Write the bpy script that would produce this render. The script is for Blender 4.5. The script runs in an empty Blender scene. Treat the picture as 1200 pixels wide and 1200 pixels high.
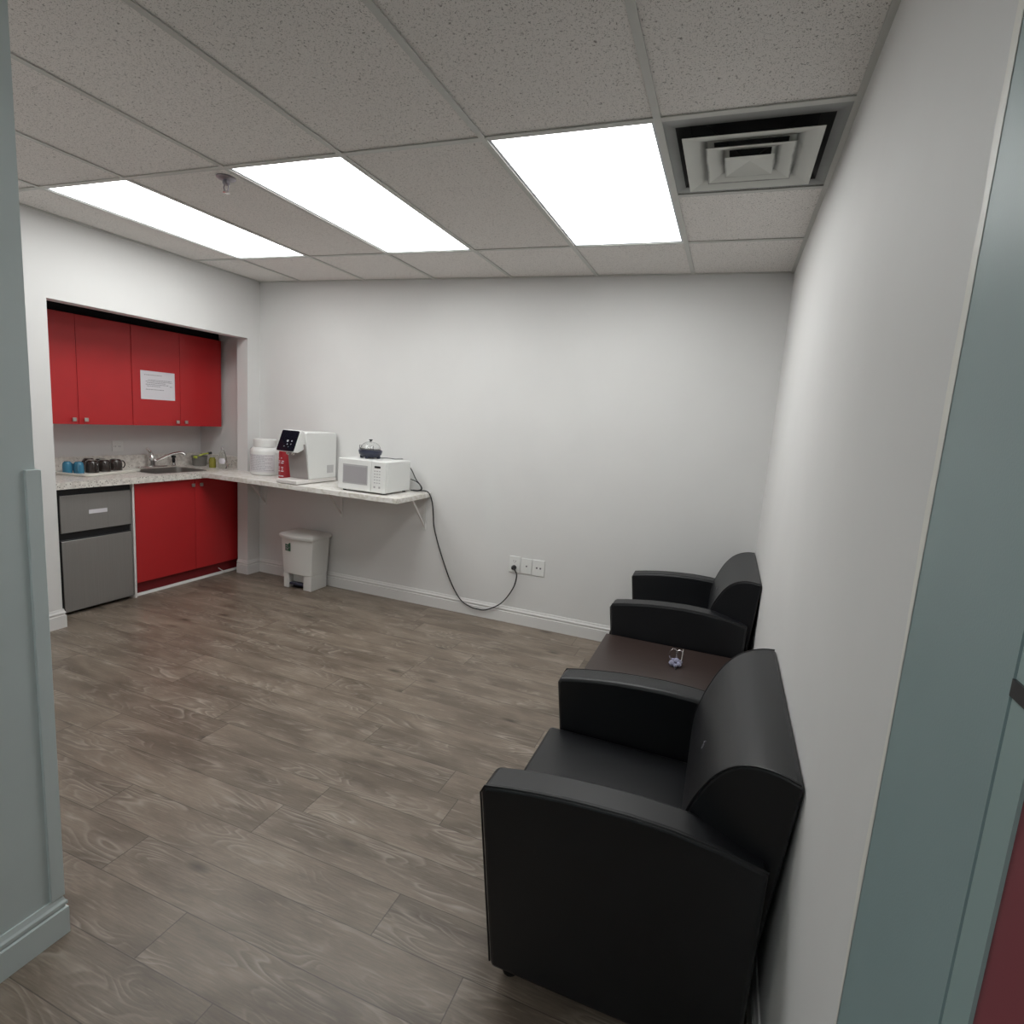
import bpy, bmesh, math, random
from mathutils import Vector, Matrix
random.seed(7)
C = bpy.context.scene.collection
H = 2.4822; W1 = .5745; PB = .6144; T = .61; XL = -4.0573; XR = -1.82; YF = -2.914
PI = math.pi

# ---------------------------------------------------------------- materials
def nodes(name):
    m = bpy.data.materials.new(name); m.use_nodes = True
    nt = m.node_tree; b = nt.nodes['Principled BSDF']
    return m, nt, b
def N(nt, t, **kw):
    n = nt.nodes.new(t)
    for k, v in kw.items():
        if k.startswith('i_'): n.inputs[k[2:].replace('_', ' ')].default_value = v
        else: setattr(n, k, v)
    return n
def mat(name, col, rough=.5, metal=0, spec=.5, noise=0, nscale=40, bump=0, bscale=200, coat=0, trans=0, ior=1.45, alpha=1):
    m, nt, b = nodes(name); L = nt.links.new
    b.inputs['Base Color'].default_value = (*col, 1)
    b.inputs['Roughness'].default_value = rough; b.inputs['Metallic'].default_value = metal
    b.inputs['Specular IOR Level'].default_value = spec; b.inputs['Coat Weight'].default_value = coat
    b.inputs['Transmission Weight'].default_value = trans; b.inputs['IOR'].default_value = ior
    tc = N(nt, 'ShaderNodeTexCoord')
    if noise:
        n = N(nt, 'ShaderNodeTexNoise', i_Scale=nscale, i_Detail=4.0); L(tc.outputs['Object'], n.inputs['Vector'])
        r = N(nt, 'ShaderNodeMapRange', i_To_Min=1-noise, i_To_Max=1+noise, i_From_Min=.3, i_From_Max=.7); L(n.outputs['Fac'], r.inputs['Value'])
        mx = N(nt, 'ShaderNodeVectorMath', operation='SCALE'); mx.inputs[0].default_value = col
        L(r.outputs['Result'], mx.inputs['Scale']); L(mx.outputs['Vector'], b.inputs['Base Color'])
    if bump:
        n = N(nt, 'ShaderNodeTexNoise', i_Scale=bscale, i_Detail=3.0); L(tc.outputs['Object'], n.inputs['Vector'])
        bp = N(nt, 'ShaderNodeBump', i_Strength=bump, i_Distance=.002); L(n.outputs['Fac'], bp.inputs['Height']); L(bp.outputs['Normal'], b.inputs['Normal'])
    return m

M = {}
M['wall'] = mat('wall_paint_white', (.725, .72, .712), .62, noise=.015, nscale=3, bump=.08, bscale=350)
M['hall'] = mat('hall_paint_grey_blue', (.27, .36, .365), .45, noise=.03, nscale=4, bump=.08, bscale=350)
M['hall_l'] = mat('hall_left_paint', (.60, .68, .68), .45, noise=.03, nscale=4, bump=.08, bscale=350)  # same hall paint, lightened: this wall's brighter light is put into the colour
M['hall_l_trim'] = mat('hall_left_trim_paint', (.62, .70, .70), .4)  # trim lightened too, to go with the painted-in light on that wall
M['paint_edge'] = mat('cream_paint_edge', (.80, .78, .73), .45)
M['hall_trim'] = mat('hall_trim_paint', (.30, .40, .395), .4)
M['trimw'] = mat('trim_white', (.74, .73, .72), .4)
M['dark_void'] = mat('dark_void', (.012, .012, .014), .9)  # near-black that paints in the shade of hollows
M['red'] = mat('cabinet_red', (.46, .021, .024), .38, noise=.03, nscale=6)
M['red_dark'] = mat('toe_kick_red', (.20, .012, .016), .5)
M['hall_red'] = mat('dark_red_door_paint', (.23, .055, .068), .5, noise=.04, nscale=5)
M['white_lam'] = mat('white_laminate', (.75, .72, .70), .45)
M['chrome'] = mat('chrome', (.75, .74, .73), .18, 1)
M['nickel'] = mat('brushed_nickel', (.55, .53, .5), .3, 1)
M['steel'] = mat('stainless_steel', (.42, .40, .38), .35, 1, noise=.05)
M['fridge_black'] = mat('fridge_black', (.012, .012, .014), .4)
M['white_plastic'] = mat('white_plastic', (.78, .785, .77), .35)
M['white_bin'] = mat('white_bin_plastic', (.74, .735, .71), .4)
M['grey_plastic'] = mat('grey_recess_plastic', (.36, .33, .32), .35, coat=.2)
M['lt_grey'] = mat('light_grey_plastic', (.42, .41, .42), .4)
M['black'] = mat('black_plastic', (.012, .012, .014), .3)
M['black_gloss'] = mat('black_gloss', (.008, .008, .014), .12, coat=.5)
M['navy'] = mat('dark_navy_plastic', (.03, .035, .06), .3)
M['cord'] = mat('black_rubber_cord', (.02, .02, .022), .5)
M['leather'] = mat('black_leather', (.007, .0075, .0095), .40, spec=.6, noise=.12, nscale=12, bump=.22, bscale=700)
M['leather_seam'] = mat('black_leather_piping', (.012, .012, .014), .4)
M['glass'] = mat('clear_glass', (.95, .96, .96), .03, trans=1, ior=1.45)
M['clear_pl'] = mat('clear_plastic', (.85, .86, .84), .08, trans=.9, ior=1.3)
M['dark_mug'] = mat('smoky_brown_glaze', (.035, .027, .024), .12, coat=.6)
M['mug_inner'] = mat('mug_foot_grey', (.25, .23, .22), .3)
M['blue_mug'] = mat('blue_glaze', (.045, .20, .32), .25, coat=.3)
M['tray'] = mat('white_tray', (.75, .74, .68), .3)
M['paper'] = mat('white_paper', (.72, .70, .74), .7)
M['ink'] = mat('grey_ink', (.16, .15, .17), .8)
M['ink2'] = mat('label_ink', (.28, .27, .30), .7)
M['green'] = mat('green_sticker', (.04, .13, .075), .5)
M['redcan'] = mat('red_canister', (.38, .02, .03), .35)
M['yellow'] = mat('yellow_green_soap', (.32, .30, .05), .2, trans=.3)
M['brush_green'] = mat('lime_brush_plastic', (.45, .5, .08), .4)
M['caddy_grey'] = mat('dark_grey_mesh_basket', (.19, .18, .165), .5)
M['tbar'] = mat('grid_bar_paint', (.60, .60, .57), .45)
M['sprk'] = mat('sprinkler_metal', (.35, .33, .36), .35, 1)
M['frame_metal'] = mat('light_frame_white', (.62, .64, .68), .4)
M['trinket'] = mat('glassy_trinket', (.30, .30, .42), .15, coat=.5)
M['feet'] = mat('black_glide', (.01, .01, .01), .6)

def mat_stone():
    m, nt, b = nodes('speckled_stone_laminate'); L = nt.links.new
    tc = N(nt, 'ShaderNodeTexCoord')
    v = N(nt, 'ShaderNodeTexVoronoi', i_Scale=95.0); L(tc.outputs['Object'], v.inputs['Vector'])
    n = N(nt, 'ShaderNodeTexNoise', i_Scale=38.0, i_Detail=3.0); L(tc.outputs['Object'], n.inputs['Vector'])
    a = N(nt, 'ShaderNodeMath', operation='LESS_THAN'); a.inputs[1].default_value = .33; L(v.outputs['Distance'], a.inputs[0])
    s = N(nt, 'ShaderNodeSeparateColor'); L(v.outputs['Color'], s.inputs['Color'])
    g = N(nt, 'ShaderNodeMath', operation='GREATER_THAN'); g.inputs[1].default_value = .66; L(s.outputs['Red'], g.inputs[0])
    mu = N(nt, 'ShaderNodeMath', operation='MULTIPLY'); L(a.outputs[0], mu.inputs[0]); L(g.outputs[0], mu.inputs[1])
    r = N(nt, 'ShaderNodeValToRGB'); r.color_ramp.elements[0].color = (.60, .565, .52, 1); r.color_ramp.elements[1].color = (.78, .75, .70, 1)
    r.color_ramp.elements[0].position = .35; r.color_ramp.elements[1].position = .6; L(n.outputs['Fac'], r.inputs['Fac'])
    mx = N(nt, 'ShaderNodeMix', data_type='RGBA'); mx.inputs['B'].default_value = (.17, .15, .14, 1)
    L(mu.outputs[0], mx.inputs['Factor']); L(r.outputs['Color'], mx.inputs['A']); L(mx.outputs['Result'], b.inputs['Base Color'])
    b.inputs['Roughness'].default_value = .28
    return m
M['stone'] = mat_stone()
M['stone_edge'] = M['stone']

def mat_shelf():
    m, nt, b = nodes('pale_veined_laminate'); L = nt.links.new
    tc = N(nt, 'ShaderNodeTexCoord')
    n = N(nt, 'ShaderNodeTexNoise', i_Scale=22.0, i_Detail=5.0, i_Distortion=.8); L(tc.outputs['Object'], n.inputs['Vector'])
    r = N(nt, 'ShaderNodeValToRGB'); r.color_ramp.elements[0].color = (.66, .63, .57, 1); r.color_ramp.elements[1].color = (.80, .78, .75, 1)
    r.color_ramp.elements[0].position = .38; r.color_ramp.elements[1].position = .55
    L(n.outputs['Fac'], r.inputs['Fac']); L(r.outputs['Color'], b.inputs['Base Color']); b.inputs['Roughness'].default_value = .35
    return m
M['shelf'] = mat_shelf()

def mat_tile():
    m, nt, b = nodes('acoustic_ceiling_tile'); L = nt.links.new
    tc = N(nt, 'ShaderNodeTexCoord')
    n = N(nt, 'ShaderNodeTexNoise', i_Scale=125.0, i_Detail=2.0, i_Roughness=.6, i_Distortion=.6); L(tc.outputs['Object'], n.inputs['Vector'])
    r = N(nt, 'ShaderNodeMapRange', i_From_Min=.62, i_From_Max=.68); L(n.outputs['Fac'], r.inputs['Value'])
    n2 = N(nt, 'ShaderNodeTexNoise', i_Scale=380.0, i_Detail=1.0); L(tc.outputs['Object'], n2.inputs['Vector'])
    r2 = N(nt, 'ShaderNodeMapRange', i_From_Min=.62, i_From_Max=.7); L(n2.outputs['Fac'], r2.inputs['Value'])
    a = N(nt, 'ShaderNodeMath', operation='MAXIMUM'); L(r.outputs['Result'], a.inputs[0]); L(r2.outputs['Result'], a.inputs[1])
    mx = N(nt, 'ShaderNodeMix', data_type='RGBA'); mx.inputs['A'].default_value = (.86, .83, .80, 1); mx.inputs['B'].default_value = (.36, .34, .32, 1)
    L(a.outputs[0], mx.inputs['Factor']); L(mx.outputs['Result'], b.inputs['Base Color'])
    b.inputs['Roughness'].default_value = .95; b.inputs['Specular IOR Level'].default_value = .1
    bp = N(nt, 'ShaderNodeBump', i_Strength=.5, i_Distance=.003, invert=True); L(a.outputs[0], bp.inputs['Height']); L(bp.outputs['Normal'], b.inputs['Normal'])
    return m
M['tile'] = mat_tile()

def mat_floor():
    m, nt, b = nodes('grey_brown_laminate_planks'); L = nt.links.new
    uv = N(nt, 'ShaderNodeUVMap', uv_map='plank'); sd = N(nt, 'ShaderNodeUVMap', uv_map='seed')
    sep = N(nt, 'ShaderNodeSeparateXYZ'); L(uv.outputs['UV'], sep.inputs[0])
    seed = N(nt, 'ShaderNodeSeparateXYZ'); L(sd.outputs['UV'], seed.inputs[0])
    # stretched coordinates, shifted per plank
    def vec(sx, sy, k):
        c = N(nt, 'ShaderNodeCombineXYZ')
        a = N(nt, 'ShaderNodeMath', operation='MULTIPLY_ADD'); a.inputs[1].default_value = sx; L(sep.outputs['X'], a.inputs[0])
        s1 = N(nt, 'ShaderNodeMath', operation='MULTIPLY'); s1.inputs[1].default_value = 31.7*k; L(seed.outputs['X'], s1.inputs[0]); L(s1.outputs[0], a.inputs[2])
        d = N(nt, 'ShaderNodeMath', operation='MULTIPLY_ADD'); d.inputs[1].default_value = sy; L(sep.outputs['Y'], d.inputs[0])
        s2 = N(nt, 'ShaderNodeMath', operation='MULTIPLY'); s2.inputs[1].default_value = 57.3*k; L(seed.outputs['Y'], s2.inputs[0]); L(s2.outputs[0], d.inputs[2])
        L(a.outputs[0], c.inputs['X']); L(d.outputs[0], c.inputs['Y']); return c.outputs[0]
    # cathedral grain: contour lines of a smooth stretched noise field
    n1 = N(nt, 'ShaderNodeTexNoise', i_Scale=1.0, i_Detail=1.6, i_Roughness=.45, i_Distortion=.35); L(vec(2.1, 10.0, 1), n1.inputs['Vector'])
    mu = N(nt, 'ShaderNodeMath', operation='MULTIPLY'); mu.inputs[1].default_value = 16.0; L(n1.outputs['Fac'], mu.inputs[0])
    fr = N(nt, 'ShaderNodeMath', operation='FRACT'); L(mu.outputs[0], fr.inputs[0])
    rr = N(nt, 'ShaderNodeValToRGB'); cr = rr.color_ramp
    cr.elements[0].position = 0; cr.elements[0].color = (0, 0, 0, 1); cr.elements[1].position = 1; cr.elements[1].color = (0, 0, 0, 1)
    e = cr.elements.new(.55); e.color = (.35, .35, .35, 1); e = cr.elements.new(.82); e.color = (1, 1, 1, 1); L(fr.outputs[0], rr.inputs['Fac'])
    # mask where grain shows bright
    n3 = N(nt, 'ShaderNodeTexNoise', i_Scale=1.0, i_Detail=3.0, i_Distortion=.5); L(vec(3.2, 9.0, 2.3), n3.inputs['Vector'])
    m3 = N(nt, 'ShaderNodeMapRange', i_From_Min=.46, i_From_Max=.72); L(n3.outputs['Fac'], m3.inputs['Value'])
    gm = N(nt, 'ShaderNodeMath', operation='MULTIPLY'); L(rr.outputs['Color'], gm.inputs[0]); L(m3.outputs['Result'], gm.inputs[1])
    # fine fibres
    n4 = N(nt, 'ShaderNodeTexNoise', i_Scale=1.0, i_Detail=4.0, i_Roughness=.65); L(vec(14.0, 190.0, 3.1), n4.inputs['Vector'])
    n5 = N(nt, 'ShaderNodeTexNoise', i_Scale=1.0, i_Detail=2.0, i_Distortion=.6); L(vec(2.2, 7.5, 4.7), n5.inputs['Vector'])
    base = N(nt, 'ShaderNodeValToRGB'); base.color_ramp.elements[0].position = .32; base.color_ramp.elements[0].color = (.125, .097, .074, 1)
    base.color_ramp.elements[1].position = .68; base.color_ramp.elements[1].color = (.240, .193, .152, 1); L(n5.outputs['Fac'], base.inputs['Fac'])
    fib = N(nt, 'ShaderNodeMapRange', i_From_Min=.3, i_From_Max=.7, i_To_Min=.80, i_To_Max=1.18); L(n4.outputs['Fac'], fib.inputs['Value'])
    pl = N(nt, 'ShaderNodeMapRange', i_To_Min=.93, i_To_Max=1.07); L(seed.outputs['X'], pl.inputs['Value'])
    f2 = N(nt, 'ShaderNodeMath', operation='MULTIPLY'); L(fib.outputs['Result'], f2.inputs[0]); L(pl.outputs['Result'], f2.inputs[1])
    sc = N(nt, 'ShaderNodeVectorMath', operation='SCALE'); L(base.outputs['Color'], sc.inputs[0]); L(f2.outputs[0], sc.inputs['Scale'])
    mx = N(nt, 'ShaderNodeMix', data_type='RGBA'); mx.inputs['B'].default_value = (.42, .365, .31, 1)
    g2 = N(nt, 'ShaderNodeMath', operation='MULTIPLY'); g2.inputs[1].default_value = .75; L(gm.outputs[0], g2.inputs[0])
    L(g2.outputs[0], mx.inputs['Factor']); L(sc.outputs['Vector'], mx.inputs['A'])
    n6 = N(nt, 'ShaderNodeTexNoise', i_Scale=1.0, i_Detail=3.0, i_Roughness=.6, i_Distortion=.3); L(vec(6.5, 75.0, 7.3), n6.inputs['Vector'])
    f6 = N(nt, 'ShaderNodeMapRange', i_From_Min=.58, i_From_Max=.72, i_To_Max=.38); L(n6.outputs['Fac'], f6.inputs['Value'])
    mx6 = N(nt, 'ShaderNodeMix', data_type='RGBA'); mx6.inputs['B'].default_value = (.44, .38, .315, 1)
    L(f6.outputs['Result'], mx6.inputs['Factor']); L(mx.outputs['Result'], mx6.inputs['A']); mx = mx6
    # knots
    vk = N(nt, 'ShaderNodeTexVoronoi', i_Scale=1.0); L(vec(2.2, 6.0, 5.9), vk.inputs['Vector'])
    kd = N(nt, 'ShaderNodeMapRange', i_From_Min=.03, i_From_Max=.14, i_To_Min=.35, i_To_Max=1.0); L(vk.outputs['Distance'], kd.inputs['Value'])
    sc2 = N(nt, 'ShaderNodeVectorMath', operation='SCALE'); L(mx.outputs['Result'], sc2.inputs[0]); L(kd.outputs['Result'], sc2.inputs['Scale'])
    # seams from the plank UV (third uv map holds distance to edges)
    ed = N(nt, 'ShaderNodeUVMap', uv_map='edge'); se = N(nt, 'ShaderNodeSeparateXYZ'); L(ed.outputs['UV'], se.inputs[0])
    def edge(out, size):
        a = N(nt, 'ShaderNodeMath', operation='SUBTRACT'); a.inputs[1].default_value = .5; L(out, a.inputs[0])
        ab = N(nt, 'ShaderNodeMath', operation='ABSOLUTE'); L(a.outputs[0], ab.inputs[0])
        g = N(nt, 'ShaderNodeMath', operation='GREATER_THAN'); g.inputs[1].default_value = .5-size; L(ab.outputs[0], g.inputs[0]); return g
    e1 = edge(se.outputs['X'], .0014); e2 = edge(se.outputs['Y'], .0085)
    mm = N(nt, 'ShaderNodeMath', operation='MAXIMUM'); L(e1.outputs[0], mm.inputs[0]); L(e2.outputs[0], mm.inputs[1])
    m4 = N(nt, 'ShaderNodeMath', operation='MULTIPLY'); m4.inputs[1].default_value = .6; L(mm.outputs[0], m4.inputs[0])
    mf = N(nt, 'ShaderNodeMix', data_type='RGBA'); mf.inputs['B'].default_value = (.03, .025, .02, 1)
    L(m4.outputs[0], mf.inputs['Factor']); L(sc2.outputs['Vector'], mf.inputs['A']); L(mf.outputs['Result'], b.inputs['Base Color'])
    ro = N(nt, 'ShaderNodeMapRange', i_From_Min=.3, i_From_Max=.7, i_To_Min=.31, i_To_Max=.44); L(n4.outputs['Fac'], ro.inputs['Value'])
    L(ro.outputs['Result'], b.inputs['Roughness'])
    bp = N(nt, 'ShaderNodeBump', i_Strength=.18, i_Distance=.002); L(n4.outputs['Fac'], bp.inputs['Height']); L(bp.outputs['Normal'], b.inputs['Normal'])
    b.inputs['Specular IOR Level'].default_value = .45
    return m
M['floor'] = mat_floor()

def mat_wood():
    m, nt, b = nodes('espresso_wood_laminate'); L = nt.links.new
    tc = N(nt, 'ShaderNodeTexCoord'); mp = N(nt, 'ShaderNodeMapping'); mp.inputs['Scale'].default_value = (3, 40, 40)
    L(tc.outputs['Object'], mp.inputs['Vector'])
    n = N(nt, 'ShaderNodeTexNoise', i_Scale=2.0, i_Detail=5.0); L(mp.outputs[0], n.inputs['Vector'])
    r = N(nt, 'ShaderNodeValToRGB'); r.color_ramp.elements[0].color = (.028, .018, .016, 1); r.color_ramp.elements[1].color = (.052, .034, .029, 1)
    L(n.outputs['Fac'], r.inputs['Fac']); L(r.outputs['Color'], b.inputs['Base Color'])
    b.inputs['Roughness'].default_value = .38
    return m
M['espresso'] = mat_wood()

def mat_brushed():
    m, nt, b = nodes('brushed_grey_steel'); L = nt.links.new
    tc = N(nt, 'ShaderNodeTexCoord'); mp = N(nt, 'ShaderNodeMapping'); mp.inputs['Scale'].default_value = (300, 300, 3)
    L(tc.outputs['Object'], mp.inputs['Vector']); n = N(nt, 'ShaderNodeTexNoise', i_Scale=1.0, i_Detail=2.0); L(mp.outputs[0], n.inputs['Vector'])
    r = N(nt, 'ShaderNodeValToRGB'); r.color_ramp.elements[0].color = (.27, .26, .25, 1); r.color_ramp.elements[1].color = (.33, .315, .305, 1)
    L(n.outputs['Fac'], r.inputs['Fac']); L(r.outputs['Color'], b.inputs['Base Color'])
    b.inputs['Metallic'].default_value = .45; b.inputs['Roughness'].default_value = .42
    return m
M['fridge_steel'] = mat_brushed()

def mat_soot(name, col, stops):
    # soot clings around the air gaps: square distance from the centre, broken up by noise
    m, nt, b = nodes(name); L = nt.links.new
    tc = N(nt, 'ShaderNodeTexCoord'); sp = N(nt, 'ShaderNodeSeparateXYZ'); L(tc.outputs['Object'], sp.inputs[0])
    ax = N(nt, 'ShaderNodeMath', operation='ABSOLUTE'); ay = N(nt, 'ShaderNodeMath', operation='ABSOLUTE'); L(sp.outputs['X'], ax.inputs[0]); L(sp.outputs['Y'], ay.inputs[0])
    mxx = N(nt, 'ShaderNodeMath', operation='MAXIMUM'); L(ax.outputs[0], mxx.inputs[0]); L(ay.outputs[0], mxx.inputs[1])
    n = N(nt, 'ShaderNodeTexNoise', i_Scale=9.0, i_Detail=3.0); L(tc.outputs['Object'], n.inputs['Vector'])
    ma = N(nt, 'ShaderNodeMath', operation='MULTIPLY_ADD'); ma.inputs[1].default_value = .016; L(n.outputs['Fac'], ma.inputs[0])
    sb = N(nt, 'ShaderNodeMath', operation='SUBTRACT'); sb.inputs[1].default_value = .008; L(mxx.outputs[0], sb.inputs[0]); L(sb.outputs[0], ma.inputs[2])
    sc = N(nt, 'ShaderNodeMath', operation='MULTIPLY'); sc.inputs[1].default_value = 3.0; L(ma.outputs[0], sc.inputs[0])
    r = N(nt, 'ShaderNodeValToRGB'); cr = r.color_ramp
    for k, (d, v) in enumerate(stops):
        e = cr.elements[k] if k < 2 else cr.elements.new(d*3)
        e.position = d*3; e.color = (*[c*v for c in col], 1)
    L(sc.outputs[0], r.inputs['Fac']); L(r.outputs['Color'], b.inputs['Base Color']); b.inputs['Roughness'].default_value = .5
    return m
M['vent_frame'] = mat_soot('vent_frame_sooty', (.36, .37, .36), [(.23, .25), (.26, .75), (.29, 1)])
M['vent_plate'] = mat_soot('vent_plate_metal', (.66, .67, .63), [(0, 1), (.075, .9), (.085, .25), (.10, .85), (.135, 1), (.142, .22), (.165, .85), (.2, 1)])
M['vent_soot'] = mat('vent_soot', (.035, .035, .035), .8)

def mat_mesh_window():
    m, nt, b = nodes('microwave_mesh_window'); L = nt.links.new
    tc = N(nt, 'ShaderNodeTexCoord'); w = N(nt, 'ShaderNodeTexWave', i_Scale=60.0); L(tc.outputs['Object'], w.inputs['Vector'])
    r = N(nt, 'ShaderNodeValToRGB'); r.color_ramp.elements[0].color = (.30, .29, .30, 1); r.color_ramp.elements[1].color = (.44, .42, .44, 1)
    L(w.outputs['Fac'], r.inputs['Fac']); L(r.outputs['Color'], b.inputs['Base Color']); b.inputs['Roughness'].default_value = .25
    return m
M['mwin'] = mat_mesh_window()

def mat_diffuser(strength):
    # prismatic acrylic sheet lit by tubes behind it: brighter bands where the tubes run
    m = bpy.data.materials.new('lit_prismatic_diffuser'); m.use_nodes = True; nt = m.node_tree; L = nt.links.new
    nt.nodes.clear(); out = N(nt, 'ShaderNodeOutputMaterial'); em = N(nt, 'ShaderNodeEmission')
    tc = N(nt, 'ShaderNodeTexCoord'); sp = N(nt, 'ShaderNodeSeparateXYZ'); L(tc.outputs['Generated'], sp.inputs[0])
    s = N(nt, 'ShaderNodeMath', operation='MULTIPLY'); s.inputs[1].default_value = 2*PI*2; L(sp.outputs['X'], s.inputs[0])
    c = N(nt, 'ShaderNodeMath', operation='COSINE'); L(s.outputs[0], c.inputs[0])
    r = N(nt, 'ShaderNodeMapRange', i_From_Min=-1.0, i_From_Max=1.0, i_To_Min=strength*1.15, i_To_Max=strength*.82); L(c.outputs[0], r.inputs['Value'])
    em.inputs['Color'].default_value = (.985, 1.0, .985, 1); L(r.outputs['Result'], em.inputs['Strength']); L(em.outputs[0], out.inputs['Surface'])
    return m
M['diffuser'] = mat_diffuser(5.2)

# ---------------------------------------------------------------- helpers
def BM(): return bmesh.new()
def box(bm, x0, x1, y0, y1, z0, z1, mi=0):
    vs = [bm.verts.new(p) for p in ((x0,y0,z0),(x1,y0,z0),(x1,y1,z0),(x0,y1,z0),(x0,y0,z1),(x1,y0,z1),(x1,y1,z1),(x0,y1,z1))]
    for f in ((0,3,2,1),(4,5,6,7),(0,1,5,4),(1,2,6,5),(2,3,7,6),(3,0,4,7)):
        bm.faces.new([vs[i] for i in f]).material_index = mi
    return vs
def prism(bm, prof, axis, a, b, cap=True):
    """extrude a 2-D profile: axis 'y' -> profile is (x,z); 'x' -> (y,z); 'z' -> (x,y)"""
    def P(p, t): return (p[0], t, p[1]) if axis == 'y' else ((t, p[0], p[1]) if axis == 'x' else (p[0], p[1], t))
    A = [bm.verts.new(P(p, a)) for p in prof]; B = [bm.verts.new(P(p, b)) for p in prof]; n = len(prof)
    for i in range(n): bm.faces.new((A[i], A[(i+1) % n], B[(i+1) % n], B[i]))
    if cap: bm.faces.new(A[::-1]); bm.faces.new(B)
def lathe(bm, prof, c=(0,0,0), n=28, sx=1, sy=1, ang=(0, 2*PI)):
    rings = []
    for r, z in prof:
        if r < 1e-6: rings.append([bm.verts.new((c[0], c[1], c[2]+z))])
        else: rings.append([bm.verts.new((c[0]+sx*r*math.cos(2*PI*i/n), c[1]+sy*r*math.sin(2*PI*i/n), c[2]+z)) for i in range(n)])
    for a, b in zip(rings, rings[1:]):
        for i in range(n):
            j = (i+1) % n
            if len(a) == 1 and len(b) == 1: continue
            if len(a) == 1: bm.faces.new((a[0], b[i], b[j]))
            elif len(b) == 1: bm.faces.new((a[i], a[j], b[0]))
            else: bm.faces.new((a[i], a[j], b[j], b[i]))
    if len(rings[0]) > 1: bm.faces.new(rings[0][::-1])
    if len(rings[-1]) > 1: bm.faces.new(rings[-1])
def tube(bm, pts, r, n=8, closed=False):
    pts = [Vector(p) for p in pts]; m = len(pts); rings = []; up = None
    for i, p in enumerate(pts):
        a = pts[(i-1) % m] if (i or closed) else p; b = pts[(i+1) % m] if (i < m-1 or closed) else p
        t = (b-a).normalized()
        if up is None: up = Vector((0,0,1)) if abs(t.z) < .9 else Vector((1,0,0))
        s = t.cross(up).normalized(); up = s.cross(t).normalized()
        rr = r[i] if isinstance(r, (list, tuple)) else r
        rings.append([bm.verts.new(p + rr*(math.cos(2*PI*k/n)*s + math.sin(2*PI*k/n)*up)) for k in range(n)])
    for i in range(m if closed else m-1):
        a, b = rings[i], rings[(i+1) % m]
        for k in range(n): bm.faces.new((a[k], a[(k+1) % n], b[(k+1) % n], b[k]))
    if not closed: bm.faces.new(rings[0][::-1]); bm.faces.new(rings[-1])
def spline(pts, k=8):
    P = [Vector(p) for p in pts]; P = [2*P[0]-P[1]] + P + [2*P[-1]-P[-2]]; out = []
    for i in range(1, len(P)-2):
        for j in range(k):
            t = j/k; a, b, c, d = P[i-1:i+3]
            out.append(.5*((2*b)+(-a+c)*t+(2*a-5*b+4*c-d)*t*t+(-a+3*b-3*c+d)*t**3))
    out.append(P[-2]); return out
def rrect(x0, x1, y0, y1, r, k=5):
    o = []
    for cx, cy, a0 in ((x1-r, y1-r, 0), (x0+r, y1-r, PI/2), (x0+r, y0+r, PI), (x1-r, y0+r, 3*PI/2)):
        for i in range(k+1):
            a = a0 + PI/2*i/k; o.append((cx+r*math.cos(a), cy+r*math.sin(a)))
    return o
def obj(name, bm, m, parent=None, bevel=0, seg=2, smooth=False, loc=None):
    bmesh.ops.recalc_face_normals(bm, faces=bm.faces[:])
    me = bpy.data.meshes.new(name); bm.to_mesh(me); bm.free()
    for x in (m if isinstance(m, (list, tuple)) else [m]): me.materials.append(x)
    o = bpy.data.objects.new(name, me); C.objects.link(o)
    if parent: o.parent = parent
    if loc: o.location = loc
    if bevel:
        md = o.modifiers.new('bevel', 'BEVEL'); md.width = bevel; md.segments = seg; md.limit_method = 'ANGLE'; md.angle_limit = math.radians(38)
    if smooth or bevel:
        for p in me.polygons: p.use_smooth = True
        try: me.set_sharp_from_angle(angle=math.radians(38))
        except Exception: pass
    return o
def tag(o, label, cat, group=None):
    o['label'] = label; o['category'] = cat
    if group: o['group'] = group
    return o
def thing(name, label, cat, loc=(0,0,0), group=None, rz=0):
    o = bpy.data.objects.new(name, None); C.objects.link(o); o.location = loc; o.rotation_euler = (0, 0, rz)
    o.empty_display_size = .05
    return tag(o, label, cat, group)
def struct(name, bm, m, parent=None, **kw):
    o = obj(name, bm, m, parent, **kw)
    if not parent: o['kind'] = 'structure'
    return o
def dup(root, loc, label=None):
    r = root.copy(); C.objects.link(r); r.location = loc
    if label: r['label'] = label
    for ch in list(root.children):
        c = ch.copy(); C.objects.link(c); c.parent = r
        for g in list(ch.children):
            d = g.copy(); C.objects.link(d); d.parent = c
    return r

# ---------------------------------------------------------------- floor
bm = BM(); uvp = bm.loops.layers.uv.new('plank'); uvs = bm.loops.layers.uv.new('seed'); uve = bm.loops.layers.uv.new('edge')
PW = .1585; PL = 1.207; Y0 = -2.41
known = {0: -1.041, 1: -.741, 2: -1.572, 3: -1.287, -2: -1.570, -1: -.45}
k = -16
while True:
    yt = Y0 - PW*k; yb = yt - PW
    if yt < -6.4: break
    if yb < .1:
        s = known.get(k, random.uniform(-1.2, 0)); x = s - 6*PL
        while x < .2:
            a, b = max(x, -4.95), min(x+PL, .12); y0, y1 = max(yb, -6.4), min(yt, .1)
            if b > a and y1 > y0:
                vs = [bm.verts.new(p) for p in ((a,y0,0),(b,y0,0),(b,y1,0),(a,y1,0))]
                f = bm.faces.new(vs); sd = (random.random(), random.random())
                for lp in f.loops:
                    c = lp.vert.co; lp[uvp].uv = (c.x-x, c.y-yb); lp[uvs].uv = sd; lp[uve].uv = ((c.x-x)/PL, (c.y-yb)/PW)
            x += PL
    k += 1
struct('floor', bm, M['floor'])

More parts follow.
